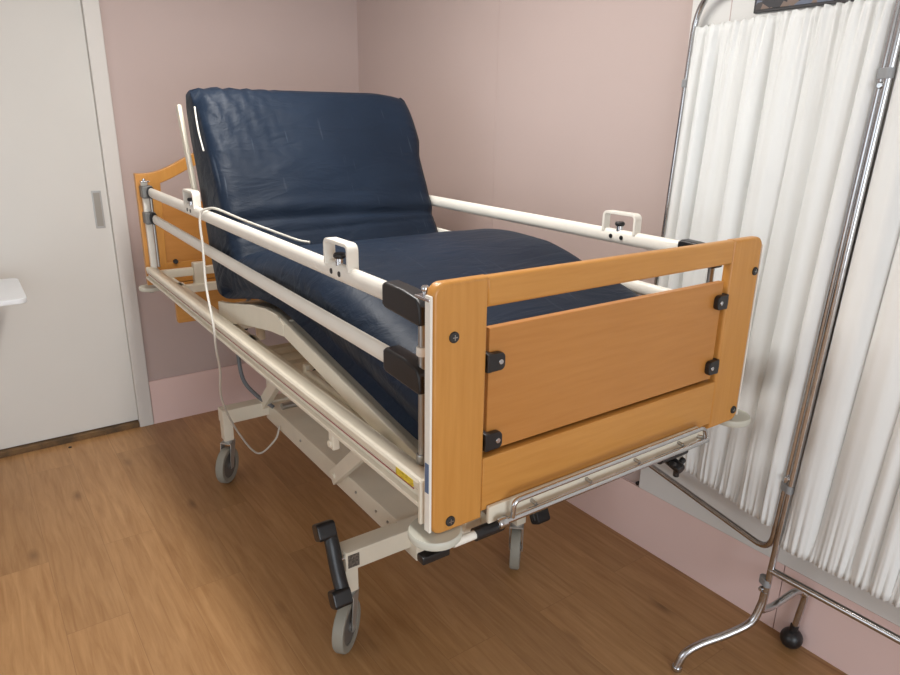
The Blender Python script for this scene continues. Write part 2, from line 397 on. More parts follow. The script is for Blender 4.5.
# --- bed frame (side rails of the deck, cross members)
bm = nb()
for y in (0.075, 0.905): box(bm, (-2.26, y-0.02, 0.865), (-0.05, y+0.02, 0.905), 0.004)
for x in (-2.22, -1.55, -1.17, -1.0, -0.10):
    box(bm, (x-0.02, 0.06, 0.835), (x+0.02, 0.92, 0.87), 0.004)
tube(bm, [(-1.10, 0.08, 0.845), (-1.10, 0.90, 0.845)], 0.02, 16)
tube(bm, [(-0.90, 0.08, 0.845), (-0.90, 0.90, 0.845)], 0.02, 16)
box(bm, (-2.275, 0.02, 0.905), (-2.24, 0.96, 0.94), 0.004)
for y in (0.205, 0.775): box(bm, (-2.262, y-0.027, 0.83), (-2.225, y+0.027, 0.965), 0.004)
part('bed_frame', bm, WHITE)

# --- apron profiles (aluminium-like side channels with the red stripe)
def apron(side):
    k = 1 if side == 0 else -1; y0 = 0.0 if side == 0 else W
    Y = lambda v: y0 + k*v
    prof = [(-0.008, 0.8965), (-0.008, 0.9045), (0.003, 0.9075), (0.003, 0.919), (-0.002, 0.9205), (-0.002, 0.9255), (0.0005, 0.9265), (-0.003, 0.929), (-0.005, 0.943), (-0.002, 0.948), (0.004, 0.950), (0.030, 0.946), (0.044, 0.940), (0.044, 0.934), (0.018, 0.930), (0.018, 0.8965)]
    bm = nb(); prism(bm, [(Y(a), b) for a, b in prof], 0, -2.325, -0.034)
    for x in (-2.1, -1.2, -0.3):
        box(bm, (x-0.03, min(Y(0.017), Y(0.1)), 0.885), (x+0.03, max(Y(0.017), Y(0.1)), 0.905))
    box(bm, (-0.036, min(Y(-0.009), Y(0.03)), 0.862), (-0.027, max(Y(-0.009), Y(0.03)), 0.954), 0.002)
    ap = part('side_apron', bm, WHITE, 'cream side channel with a red stripe', angle=25)
    bm = nb(); box(bm, (-2.30, min(Y(-0.0030), Y(0.0)), 0.9216), (-0.06, max(Y(-0.0030), Y(0.0)), 0.9240)); sub('red_stripe', bm, RED, ap)
    if side == 0:
        bm = nb(); box(bm, (-0.122, -0.0062, 0.928), (-0.060, 0.0, 0.943)); sub('yellow_sticker', bm, STICK, ap)
        bm = nb(); box(bm, (-0.45, 0.0, 0.845), (-0.425, 0.018, 0.90), 0.003); cyl(bm, (-0.4375, -0.006, 0.86), (-0.4375, 0.002, 0.86), 0.009, 14, 0.002); sub('stop_bracket', bm, WHITE, ap)
    return ap
apron(0); apron(1)

# --- folding side rails
def side_rail(side):
    k = 1 if side == 0 else -1; y = 0.045 if side == 0 else W-0.045
    dz = -0.010 if side == 0 else 0.0
    zu = lambda x: 1.278 + dz + (-x)*0.0055
    zl = lambda x: 1.140 + dz + (-x)*0.0165
    ce = 0.0 if side == 0 else 0.022
    bm = nb(); tube(bm, [(-2.285, y, zu(-2.285)), (-1.2, y, zu(-1.2)), (-0.195, y, zu(-0.195))], 0.0125, 20, 0.021)
    rl = part('side_rail', bm, WHITE2, 'near white side rail, upper bar' if side == 0 else 'far white side rail, upper bar')
    bm = nb(); tube(bm, [(-2.25, y, zl(-2.25)), (-1.2, y, zl(-1.2)), (-0.195, y, zl(-0.195))], 0.0125, 20, 0.020); sub('lower_bar', bm, WHITE2, rl)
    for zf in (zu, zl):
        z = zf(-0.15)
        bm = nb(); prism(bm, [(-0.226+ce, z-0.020), (-0.226+ce, z+0.020), (-0.216+ce, z+0.027), (-0.150, z+0.025), (-0.100, z+0.018), (-0.086, z+0.004), (-0.084, z-0.030), (-0.092, z-0.034), (-0.216+ce, z-0.026)], 1, y-0.019, y+0.019, 0.006, 3)
        sub('end_cap', bm, BLACK, rl)
        z = zf(-2.29)
        bm = nb(); yb = y-0.010*k; box(bm, (-2.352, yb-0.023, z-0.026), (-2.288, yb+0.023, z+0.028), 0.007, 3); sub('clamp_block', bm, GREYP, rl)
        bm = nb(); tube(bm, [(-2.289, y, z), (-2.270, y, z)], 0.0165, 20, 0.026); sub('clamp_ring', bm, BLACK, rl)
    # foot guide rod and head post
    bm = nb(); cyl(bm, (-0.104, y, 0.925), (-0.104, y, 1.26), 0.0085, 16); cyl(bm, (-0.104, y, 0.945), (-0.104, y, 0.965), 0.0125, 16, 0.002)
    sub('guide_rod', bm, STEEL, rl)
    bm = nb(); cyl(bm, (-0.104, y, 1.172), (-0.104, y, 1.19), 0.0125, 16, 0.002); sub('rod_collar', bm, WHITE2, rl)
    bm = nb(); yb = y-0.015*k; box(bm, (-2.338, yb-0.013, 0.90), (-2.312, yb+0.013, 1.325), 0.003); sub('post', bm, WHITE2, rl)
    bm = nb(); cyl(bm, (-2.300, y+0.002*k, 0.95), (-2.300, y+0.002*k, 1.30), 0.006, 12); sub('guide_rod', bm, STEEL, rl)
    bm = nb(); cyl(bm, (-2.318, yb, 1.324), (-2.318, yb, 1.338), 0.007, 14, 0.002); box(bm, (-2.325, yb-0.018, 1.324), (-2.290, yb+0.018, 1.330), 0.002); sub('locking_pin', bm, CHROME, rl)
    # white post at the footboard's edge with its locking pin
    bm = nb(); yy = -0.006 if side == 0 else W+0.001
    box(bm, (-0.0185, yy, 0.856), (-0.001, yy+0.005, 1.316), 0.001)
    sub('post', bm, WHITE2, rl)
    bm = nb(); yp = y-0.040*k
    box(bm, (-0.050, yp-0.012, 1.305), (-0.004, yp+0.006, 1.311), 0.002); cyl(bm, (-0.034, yp, 1.310), (-0.034, yp, 1.318), 0.005, 12, 0.001); cyl(bm, (-0.034, yp, 1.317), (-0.034, yp, 1.328), 0.0075, 12, 0.003)
    sub('locking_pin', bm, CHROME, rl)
    # raised brackets
    for x0, x1 in ((-0.498, -0.384), (-1.690, -1.568)) if side == 0 else ((-0.475, -0.358), (-2.05, -1.93)):
        z0 = zu(x0)+0.012; z1 = zu(x0)+0.068; hw = 0.0135
        bm = nb(); pts = rounded([(x0, 0, z0), (x0, 0, z1), (x1, 0, z1), (x1, 0, z0)], 0.014, 5)
        nrm = []; t = 0.0042
        outer = []; inner = []
        for i, p in enumerate(pts):
            d = (pts[min(i+1, len(pts)-1)]-pts[max(i-1, 0)]).normalized(); n_ = Vector((-d.z, 0, d.x))
            outer.append((p.x+n_.x*t, p.z+n_.z*t)); inner.append((p.x-n_.x*t, p.z-n_.z*t))
        prism(bm, outer+inner[::-1], 1, y-hw, y+hw, 0.001, 1)
        br = sub('raised_bracket', bm, WHITE2, rl)
        xm = (x0+x1)/2-0.005
        bm = nb(); cyl(bm, (xm, y, zu(x0)+0.015), (xm, y, zu(x0)+0.034), 0.009, 14); sub('knob_stem', bm, CHROME, rl)
        bm = nb(); cyl(bm, (xm, y, zu(x0)+0.031), (xm, y, zu(x0)+0.043), 0.0145, 18, 0.004); sub('knob', bm, BLACK, rl)
        for xh in (xm-0.020, xm+0.020):
            bm = nb(); cyl(bm, (xh, y-0.0135, zu(xh)), (xh, y+0.0135, zu(xh)), 0.0065, 14); sub('rail_hole_plug', bm, BLACK, rl)
side_rail(0); side_rail(1)
bm = nb(); box(bm, (-0.0150, -0.0072, 0.940), (-0.0035, -0.0058, 1.000)); part('blue_label', bm, BLUE, 'blue label on the white corner post')

# --- corner bumper rollers
for x, y in ((-0.026, 0.024), (-0.030, 1.000), (-2.400, 0.022), (-2.400, 0.958)):
    bm = nb(); cyl(bm, (x, y, 0.826), (x, y, 0.8435), 0.053, 36, 0.004)
    bmp = part('corner_bumper', bm, BUMPER)
    bm = nb(); cyl(bm, (x, y, 0.812), (x, y, 0.824), 0.011, 16, 0.002); sub('bumper_bolt', bm, STEEL, bmp)
# --- foot end carrier under the footboard: white flat bar, chrome linen rails, black grips
bm = nb(); box(bm, (0.001, 0.128, 0.834), (0.010, 0.80, 0.872), 0.002); box(bm, (-0.06, 0.10, 0.80), (-0.03, 0.90, 0.835), 0.004)
box(bm, (-0.032, 0.140, 0.81), (0.004, 0.170, 0.84), 0.003); box(bm, (-0.032, 0.775, 0.81), (0.004, 0.805, 0.84), 0.003)
lr = part('foot_end_bar', bm, WHITE)
bm = nb()
pts = rounded([(0.004, 0.165, 0.835), (0.030, 0.172, 0.835), (0.034, 0.172, 0.884), (0.034, 0.785, 0.884), (0.034, 0.80, 0.850), (0.006, 0.80, 0.845)], 0.015, 5)
tube(bm, pts, 0.0056, 14); sub('upper_chrome_rail', bm, CHROME, lr)
bm = nb(); tube(bm, [(0.030, 0.135, 0.842), (0.030, 0.81, 0.842)], 0.0066, 14); cyl(bm, (0.030, 0.137, 0.842), (0.030, 0.157, 0.842), 0.011, 14, 0.003); sub('lower_chrome_rail', bm, CHROME, lr)
for yy in (0.24, 0.40, 0.56, 0.72):
    bm = nb(); cyl(bm, (0.008, yy, 0.852), (0.026, yy, 0.850), 0.0042, 10, 0.001); sub('rail_support', bm, STEEL, lr)
bm = nb(); tube(bm, [(0.004, 0.045, 0.818), (0.004, 0.12, 0.818)], 0.009, 12); sub('release_rod', bm, WHITE2, lr)
bm = nb(); tube(bm, [(0.004, 0.098, 0.818), (0.004, 0.165, 0.818)], 0.0135, 14); sub('release_grip', bm, BLACK, lr)
bm = nb(); tube(bm, [(0.004, 0.66, 0.818), (0.004, 0.76, 0.818)], 0.0115, 14); sub('release_grip', bm, BLACK, lr)
bm = nb(); box(bm, (-0.012, -0.028, 0.800), (0.012, 0.035, 0.817), 0.004); sub('grip_stop', bm, BLACK, lr)
bm = nb(); cyl(bm, (-0.03, 0.735, 0.79), (0.02, 0.735, 0.775), 0.014, 14, 0.003)
for a in range(3):
    aa = math.radians(120*a+30); cyl(bm, (0.006, 0.735, 0.779), (0.006, 0.735+0.028*math.cos(aa), 0.779+0.028*math.sin(aa)), 0.008, 10, 0.002)
sub('star_knob', bm, BLACK, lr)

# --- mattress platform sections
def plate(bm, pts_top, th, y0, y1, bev=0.0):
    low = [(x, z-th) for x, z in pts_top][::-1]
    prism(bm, pts_top+low, 1, y0, y1, bev)
bm = nb(); plate(bm, [(-1.52, 0.945), (-1.16, 1.014), (-0.91, 1.034)], 0.012, 0.10, 0.88)
seat = part('seat_section', bm, WHITE)
for y in (0.078, 0.886):
    bm = nb(); prism(bm, [(-1.525, 0.885), (-1.525, 0.957), (-1.42, 0.974), (-1.16, 1.027), (-1.04, 1.043), (-0.95, 1.046), (-0.895, 1.028), (-0.90, 0.99), (-1.0, 0.980), (-1.30, 0.928), (-1.48, 0.878)], 1, y-0.004, y+0.016, 0.003)
    sub('side_plate', bm, WHITE, seat)
bm = nb(); plate(bm, [(-0.905, 1.030), (-0.10, 0.900)], 0.012, 0.098, 0.882)
legs = part('leg_section', bm, WHITE)
for y in (0.086, 0.894):
    bm = nb(); bar(bm, (-0.93, y, 1.018), (-0.13, y, 0.888), 0.018, 0.048, 0.004); sub('side_bar', bm, WHITE, legs)
bm = nb(); prism(bm, [(-1.668, 1.330), (-1.658, 1.334), (-1.764, 1.635), (-1.774, 1.631)], 1, 0.14, 0.84, 0.002)
back = part('back_section', bm, WHITE)
for y in (0.072, 0.900):
    bm = nb(); bar(bm, (-1.676, y, 1.330), (-1.786, y, 1.635), 0.016, 0.030, 0.004, up=(0.94, 0, 0.34)); sub('side_bar', bm, WHITE, back)
for y in (0.16, 0.80):
    bm = nb(); cyl(bm, (-1.34, y, 0.85), (-1.34, y, 0.935), 0.016, 14); box(bm, (-1.37, y-0.02, 0.91), (-1.31, y+0.02, 0.945), 0.004)
    part('section_support', bm, WHITE)
for y in (0.10, 0.88):
    bm = nb(); tube(bm, [(-0.80, y, 0.905), (-0.30, y, 0.912)], 0.011, 12); box(bm, (-0.81, y-0.008, 0.895), (-0.79, y+0.008, 0.93), 0.003)
    part('mattress_retainer', bm, WHITE)

# --- lifting gear
for y in (0.355, 0.625):
    for xb in (-1.98, -1.20):
        bm = nb(); bar(bm, (xb, y, 0.30), (xb+0.60, y, 0.83), 0.03, 0.055, 0.004)
        la = part('lifting_arm', bm, WHITE)
        for px_, pz_ in ((xb+0.03, 0.325), (xb+0.57, 0.803)):
            bm = nb(); cyl(bm, (px_, y-0.022, pz_), (px_, y+0.022, pz_), 0.011, 16, 0.002); sub('pivot_bolt', bm, WHITE, la)
bm = nb(); cyl(bm, (-1.72, 0.49, 0.40), (-1.20, 0.49, 0.52), 0.035, 20, 0.004)
ac = part('lift_actuator', bm, GREYW)
bm = nb(); cyl(bm, (-1.20, 0.49, 0.52), (-0.80, 0.49, 0.645), 0.018, 16); tube(bm, [(-0.80, 0.34, 0.645), (-0.80, 0.64, 0.645)], 0.018, 14); sub('actuator_rod', bm, STEEL, ac)
bm = nb(); tube(bm, [(-1.72, 0.36, 0.40), (-1.72, 0.62, 0.40)], 0.015, 14); sub('pivot_rod', bm, STEEL, ac)
bm = nb(); box(bm, (-0.80, 0.17, 0.785), (-0.64, 0.25, 0.835), 0.006); part('control_box', bm, BLACK)
bm = nb(); cyl(bm, (-1.02, 0.25, 0.83), (-0.99, 0.24, 0.80), 0.012, 12, 0.003); part('release_knob', bm, BLACK)
bm = nb(); box(bm, (-0.70, 0.14, 0.845), (-0.60, 0.17, 0.87), 0.005); part('cable_clip', bm, BLACK)
bm = nb(); box(bm, (-1.66, 0.17, 0.80), (-1.62, 0.21, 0.85), 0.005); part('cable_clip', bm, BLACK)
bm = nb(); tube(bm, smooth([(-1.05, 0.22, 0.845), (-1.03, 0.18, 0.80), (-0.99, 0.17, 0.81), (-0.97, 0.2, 0.84)]), 0.004, 8); part('cable_hook', bm, BLACK)

# --- wheeled chassis
bm = nb()
for y0, y1 in ((0.37, 0.61),):
    box(bm, (-1.955, y0, 0.256), (-0.64, y1, 0.342), 0.004)
for x, ye, yf in ((-1.950, 0.158, 0.822), (-0.712, 0.142, 0.866)):
    box(bm, (x-0.034, ye, 0.285), (x+0.034, yf, 0.352), 0.005)
for x in (-1.96,):
    for y in (0.40, 0.58): box(bm, (x-0.02, y-0.012, 0.34), (x+0.02, y+0.012, 0.50), 0.003)
chs = part('chassis', bm, WHITE)
for x in (-1.55, -1.05, -0.90, -0.82):
    bm = nb(); cyl(bm, (x, 0.366, 0.305), (x, 0.372, 0.305), 0.005, 10); sub('beam_rivet', bm, STEEL, chs)
def caster(x, y, yawdeg, tr):
    bm = nb(); box(bm, (x-0.026, y-0.022, 0.20), (x+0.026, y+0.022, 0.31), 0.004)
    leg = part('chassis_leg', bm, WHITE)
    M = Matrix.Translation((x, y, 0)) @ Matrix.Rotation(math.radians(yawdeg), 4, 'Z')
    R = 0.083      # wheel radius; tr is the trail
    def fin(bm): bmesh.ops.transform(bm, matrix=M, verts=bm.verts[:]); return bm
    bm = nb()
    prof = [(0.058, -0.015), (0.070, -0.018), (0.079, -0.0175), (R, -0.012), (R, 0.012), (0.079, 0.0175), (0.070, 0.018), (0.058, 0.015)]
    n = 40; rings = []
    for i in range(n):
        a = 2*math.pi*i/n; rings.append([bm.verts.new((tr+r*math.cos(a), t, R+r*math.sin(a))) for r, t in prof])
    for i in range(n):
        A, B = rings[i], rings[(i+1) % n]
        for j in range(len(prof)): bm.faces.new((A[j], A[(j+1) % len(prof)], B[(j+1) % len(prof)], B[j]))
    cst = part('caster', fin(bm), TYRE, 'grey tyred caster wheel')
    bm = nb(); cyl(bm, (tr, -0.0125, R), (tr, 0.0125, R), 0.0595, 32, 0.003); cyl(bm, (tr, -0.02, R), (tr, 0.02, R), 0.018, 18, 0.003); sub('wheel_hub', fin(bm), HUBM, cst)
    bm = nb()
    for s in (-1, 1):
        prism(bm, [(tr-0.011, R-0.014), (tr+0.011, R-0.014), (tr+0.012, R+0.03), (0.024, 0.188), (-0.020, 0.188), (-0.014, 0.165)], 1, s*0.024-0.0015, s*0.024+0.0015)
    box(bm, (-0.024, -0.0255, 0.184), (0.028, 0.0255, 0.19), 0.001); cyl(bm, (0, 0, 0.186), (0, 0, 0.204), 0.021, 20, 0.002); cyl(bm, (tr, -0.026, R), (tr, 0.026, R), 0.008, 12, 0.002)
    sub('caster_fork', fin(bm), FORK, cst)
caster(-0.712, 0.165, -48, 0.03); caster(-0.700, 0.843, 136, 0.018)
caster(-1.950, 0.182, -44, 0.028); caster(-1.950, 0.798, -60, 0.03)
bm = nb(); box(bm, (-0.6785, 0.149, 0.298), (-0.6765, 0.187, 0.342)); sub('rating_plate', bm, mat('dark_plate', lin(128, 120, 110), 0.5, 0.2, var=0.75, vscale=160), chs)
bm = nb(); cyl(bm, (-0.679, 0.163, 0.332), (-0.675, 0.163, 0.332), 0.002, 8); sub('plate_rivet', bm, STEEL, chs)
# brake pedals: two-ended black pedals at the outer ends of the crossbars
def pedal(x, y, side, tilt):
    M = Matrix.Translation((x, y, 0.324)) @ Matrix.Rotation(math.radians(tilt), 4, 'Y')
    k = 1 if side == 0 else -1
    bm = nb()
    vs = tube(bm, smooth([(0.0, 0.0, 0.112), (0.004, -0.001*k, 0.055), (0, -0.002*k, 0.0), (-0.004, -0.001*k, -0.055), (0.0, 0.0, -0.112)], 6), 0.023, 14, 0.017)
    for s in (1, -1):
        prism(bm, rrect(-0.026, 0.074 if s > 0 else -0.128, 0.022, 0.128 if s > 0 else -0.074, 0.012, 4), 1, -0.018-0.024*(k > 0), 0.018+0.024*(k < 0), 0.006, 2)
    bmesh.ops.transform(bm, matrix=M, verts=bm.verts[:])
    pd = part('brake_pedal', bm, BLACK, 'black two-ended brake pedal')
    bm = nb(); cyl(bm, (x, y-0.020*k, 0.330), (x, y+0.04*k, 0.330), 0.008, 14, 0.002); sub('pedal_bolt', bm, CHROME, pd)
pedal(-0.692, 0.117, 0, -27); pedal(-0.692, 0.892, 1, -27)

# --- dark grey supply hose at the head end
bm = nb(); tube(bm, smooth([(-1.95, 0.33, 0.84), (-2.06, 0.30, 0.69), (-2.08, 0.30, 0.57), (-2.035, 0.30, 0.44), (-1.95, 0.33, 0.38), (-1.86, 0.372, 0.345)], 8), 0.009, 10)
part('supply_hose', bm, HOSE)

# ------------------------------------------------------------------ the mattress (lies on the bed)
def mattress():
    T_ = [(-0.055, 1.075), (-0.26, 1.135), (-0.40, 1.172), (-0.535, 1.207), (-0.63, 1.230), (-0.72, 1.243), (-0.84, 1.246), (-0.95, 1.240), (-1.08, 1.216), (-1.20, 1.190), (-1.25, 1.174), (-1.284, 1.158),
          (-1.308, 1.185), (-1.332, 1.225), (-1.350, 1.262), (-1.376, 1.318), (-1.415, 1.400), (-1.462, 1.490), (-1.522, 1.602), (-1.588, 1.712)]
    B_ = [(-0.070, 0.930), (-0.26, 0.955), (-0.40, 0.980), (-0.535, 1.002), (-0.63, 1.018), (-0.72, 1.033), (-0.84, 1.050), (-0.95, 1.060), (-1.08, 1.052), (-1.20, 1.032), (-1.34, 1.002), (-1.45, 0.980),
          (-1.540, 0.985), (-1.560, 1.025), (-1.578, 1.070), (-1.597, 1.130), (-1.622, 1.230), (-1.652, 1.340), (-1.698, 1.485), (-1.748, 1.640)]
    def dens(P, n=6):
        return smooth([(x, 0, z) for x, z in P], n)
    TT, BB = dens(T_), dens(B_); N = len(TT)
    y0, NY, NS = 0.082, 40, 9
    bm = nb(); rings = []
    for i in range(N):
        t, b = TT[i], BB[i]; u = i/(N-1)
        y1 = 0.908+0.020*max(0.0, min(1.0, (t.z-1.47)/0.06))*(t.x < -1.3)
        sagk = 0.032*max(0.0, min(1.0, (-1.26-t.x)/-0.12))*(t.x > -1.27)
        ring = []
        endf = min(1, (N-1-i)/5, i/4); endf = math.sqrt(max(0, 1-(1-endf)**2))        # rounding towards the two ends
        mid = (t+b)/2; t2 = mid+(t-mid)*(0.55+0.45*endf); b2 = mid+(b-mid)*(0.55+0.45*endf)
        bulge = 0.008
        # top side, near to far
        for j in range(NY+1):
            v = j/NY; e = min(v, 1-v)*NY/3.0; cr = 1-math.sqrt(max(0, 1-(1-min(1, e))**2))
            y = y0+(y1-y0)*v
            nrm = (t-b).normalized()
            h = -cr*0.020-sagk*max(0, 1-v/0.13)**2
            # soft creases
            wr = noise.noise(Vector((t.x*5, y*4, t.z*5)))*0.005 + noise.noise(Vector((t.x*14+7, y*9, t.z*14)))*0.0022
            if u > 0.62:
                s = (u-0.62)/0.38
                zc = 1.262+0.010*math.sin(y*4); wr -= 0.011*math.exp(-((t.z-zc)/0.014)**2)-0.004*math.exp(-((t.z-zc-0.035)/0.02)**2)
                wr -= 0.004*math.exp(-((t.z-1.215-0.02*y)/0.008)**2)
                # gathers pulled towards the near upper corner
                ex = max(0, 1-v/0.45)*max(0, (s-0.55)/0.45)
                wr += 0.011*ex*math.sin((v*1.5+s*0.5)*62+2*noise.noise(Vector((v*4, s*4, 2))))
            drp = 0.016*max(0, (v-0.82)/0.18)**1.5*max(0, (u-0.93)/0.07)+0.007*max(0, (0.06-v)/0.06)*max(0, (u-0.93)/0.07)
            ring.append(Vector((t2.x, y, t2.z-drp))+nrm*(h+wr))
        # far side
        for j in range(1, NS):
            v = j/NS; p = t2.lerp(b2, v); bl = bulge*(1-(2*v-1)**2)
            wr = 0.003*noise.noise(Vector((t.x*16, 3, v*3+t.z*16)))
            ring.append(Vector((p.x, y1+bl+wr, p.z))-(t-b).normalized()*(0.020 if v < 0.5 else 0.008)*(1-2*v))
        for j in range(NY+1):
            v = 1-j/NY; e = min(v, 1-v)*NY/3.0; cr = 1-math.sqrt(max(0, 1-(1-min(1, e))**2))
            ring.append(Vector((b2.x, y0+(y1-y0)*v, b2.z))+(t-b).normalized()*cr*0.008)
        for j in range(1, NS):
            v = 1-j/NS; p = (t2-(t-b).normalized()*sagk).lerp(b2, v); bl = bulge*(1-(2*v-1)**2)
            wr = 0.003*noise.noise(Vector((t.x*16, 9, v*3+t.z*16)))
            if 55 < i < 80: wr += 0.003*math.sin(i*1.9)*(1-(2*v-1)**2)
            ring.append(Vector((p.x, y0-bl+wr+0.030*max(0, v-0.35)/0.65*(t.x > -1.30), p.z))-(t-b).normalized()*(0.020 if v < 0.5 else 0.008)*(1-2*v))
        rings.append([bm.verts.new(p) for p in ring])
    m = len(rings[0])
    for i in range(N-1):
        for j in range(m): bm.faces.new((rings[i][j], rings[i][(j+1) % m], rings[i+1][(j+1) % m], rings[i+1][j]))
    # end caps as strips between top and bottom
    def capend(r):
        topv = r[:NY+1]; far = r[NY+1:NY+NS]; bot = r[NY+NS:2*NY+NS+1][::-1]; near = r[2*NY+NS+1:][::-1]
        cols = [[topv[0]]+near+[bot[0]]]
        for j in range(1, NY):
            a, b = topv[j].co, bot[j].co
            cols.append([topv[j]]+[bm.verts.new(a.lerp(b, k/NS)) for k in range(1, NS)]+[bot[j]])
        cols.append([topv[NY]]+far+[bot[NY]])
        for j in range(NY):
            for k in range(NS): bm.faces.new((cols[j][k], cols[j][k+1], cols[j+1][k+1], cols[j+1][k]))
    capend(rings[0]); capend(rings[-1])
    return bm
def vinyl_material():
    m = mat('navy_mattress_cover', lin(24, 37, 54), 0.52, spec=0.22, col2=lin(20, 31, 46), vscale=3.0)
    nt = m.node_tree; L = nt.links; b = nt.nodes['Principled BSDF']
    tc = [n for n in nt.nodes if n.type == 'TEX_COORD'][0]
    mp = nt.nodes.new('ShaderNodeMapping'); mp.inputs['Scale'].default_value = (3.0, 1.0, 3.0); L.new(tc.outputs['Object'], mp.inputs['Vector'])
    n = nt.nodes.new('ShaderNodeTexNoise'); n.inputs['Scale'].default_value = 5.0; n.inputs['Detail'].default_value = 4; n.inputs['Distortion'].default_value = 0.8; L.new(mp.outputs[0], n.inputs['Vector'])
    n2 = nt.nodes.new('ShaderNodeTexNoise'); n2.inputs['Scale'].default_value = 260; L.new(tc.outputs['Object'], n2.inputs['Vector'])
    ad = nt.nodes.new('ShaderNodeMath'); ad.operation = 'MULTIPLY_ADD'; L.new(n2.outputs[0], ad.inputs[0]); ad.inputs[1].default_value = 0.03; L.new(n.outputs[0], ad.inputs[2])
    bp = nt.nodes.new('ShaderNodeBump'); bp.inputs['Strength'].default_value = 0.35; bp.inputs['Distance'].default_value = 0.02
    L.new(ad.outputs[0], bp.inputs['Height']); L.new(bp.outputs[0], b.inputs['Normal'])
    # scuffed pale marks near the top far corner of the back section
    vm = nt.nodes.new('ShaderNodeVectorMath'); vm.operation = 'DISTANCE'; vm.inputs[1].default_value = (-1.56-BC[0], 0.66-BC[1], 1.60); L.new(tc.outputs['Object'], vm.inputs[0])
    rr = nt.nodes.new('ShaderNodeMapRange'); rr.inputs[1].default_value = 0.16; rr.inputs[2].default_value = 0.03; L.new(vm.outputs['Value'], rr.inputs[0])
    n3 = nt.nodes.new('ShaderNodeTexNoise'); n3.inputs['Scale'].default_value = 45; n3.inputs['Detail'].default_value = 4; L.new(tc.outputs['Object'], n3.inputs['Vector'])
    r3 = nt.nodes.new('ShaderNodeMapRange'); r3.inputs[1].default_value = 0.52; r3.inputs[2].default_value = 0.72; L.new(n3.outputs[0], r3.inputs[0])
    mu = nt.nodes.new('ShaderNodeMath'); mu.operation = 'MULTIPLY'; L.new(rr.outputs[0], mu.inputs[0]); L.new(r3.outputs[0], mu.inputs[1])
    mu2 = nt.nodes.new('ShaderNodeMath'); mu2.operation = 'MULTIPLY'; L.new(mu.outputs[0], mu2.inputs[0]); mu2.inputs[1].default_value = 0.4
    mps = nt.nodes.new('ShaderNodeMapping'); mps.inputs['Scale'].default_value = (5, 70, 5); mps.inputs['Rotation'].default_value = (0.35, 0.1, 0.25); L.new(tc.outputs['Object'], mps.inputs['Vector'])
    n4 = nt.nodes.new('ShaderNodeTexNoise'); n4.inputs['Scale'].default_value = 1.0; n4.inputs['Detail'].default_value = 3; L.new(mps.outputs[0], n4.inputs['Vector'])
    r4 = nt.nodes.new('ShaderNodeMapRange'); r4.inputs[1].default_value = 0.66; r4.inputs[2].default_value = 0.76; r4.inputs[4].default_value = 0.22; L.new(n4.outputs[0], r4.inputs[0])
    ms = nt.nodes.new('ShaderNodeMath'); ms.operation = 'ADD'; ms.use_clamp = True; L.new(mu2.outputs[0], ms.inputs[0]); L.new(r4.outputs[0], ms.inputs[1]); mu2 = ms
    ramp = [n_ for n_ in nt.nodes if n_.type == 'VALTORGB'][0]
    mx = nt.nodes.new('ShaderNodeMix'); mx.data_type = 'RGBA'; L.new(mu2.outputs[0], mx.inputs[0]); L.new(ramp.outputs[0], mx.inputs[6]); mx.inputs[7].default_value = (*lin(112, 120, 130), 1)
    L.new(mx.outputs[2], b.inputs['Base Color'])
    return m
VINYL = vinyl_material()
mroot = thing('mattress', 'navy blue vinyl mattress lying bent up on the hospital bed', 'mattress', bed2world(BC), BY)
cov = obj('cover', mattress(), VINYL, mroot, OFF, angle=180)
bm = nb(); tube(bm, smooth([(-1.585, 0.074, 1.630), (-1.568, 0.071, 1.592), (-1.545, 0.069, 1.545), (-1.520, 0.072, 1.487)], 5), 0.0028, 8)
obj('zip', bm, WHITE2, mroot, OFF)

# ------------------------------------------------------------------ white cable over the near rail
cpts = [(-1.135, 0.275, 1.214), (-1.172, 0.245, 1.220), (-1.21, 0.172, 1.252), (-1.285, 0.11, 1.280), (-1.38, 0.060, 1.307), (-1.42, 0.043, 1.3055), (-1.442, 0.024, 1.294), (-1.440, 0.015, 1.254), (-1.422, 0.012, 1.18), (-1.384, 0.0, 1.056), (-1.29, -0.014, 0.94), (-1.30, -0.010, 0.86), (-1.386, 0.02, 0.745), (-1.542, 0.06, 0.565), (-1.746, 0.17, 0.319), (-1.815, 0.27, 0.160), (-1.75, 0.33, 0.236), (-1.773, 0.364, 0.285)]
bm = nb(); tube(bm, smooth([bed2world(p) for p in cpts], 8), 0.0042, 10)
cab = obj('cable', bm, CABLE)
tag(cab, 'thin pale grey cable draped over the near side rail of the bed', 'cable')

# ------------------------------------------------------------------ folding curtain screen
A = Vector((0.0725, 1.1555, 0)); Bp = Vector((-0.580, 1.318, 0)); A2 = Vector((0.0885, 1.1475, 0)); E2 = Vector((1.02, 1.156, 0)); LEAN = 0.042
scr = thing('folding_screen', 'chrome framed folding privacy screen with white gathered curtains', 'screen', (A2+E2)/2, 0)
SO = -((A2+E2)/2)
def spart(name, bm, m, label=None, **k):
    o = obj(name, bm, m, scr, SO, **k)
    if label: o['label'] = label
    return o
def V(p, z): return Vector((p.x+LEAN*max(0.0, z-0.25), p.y, z))
RT = 0.0092
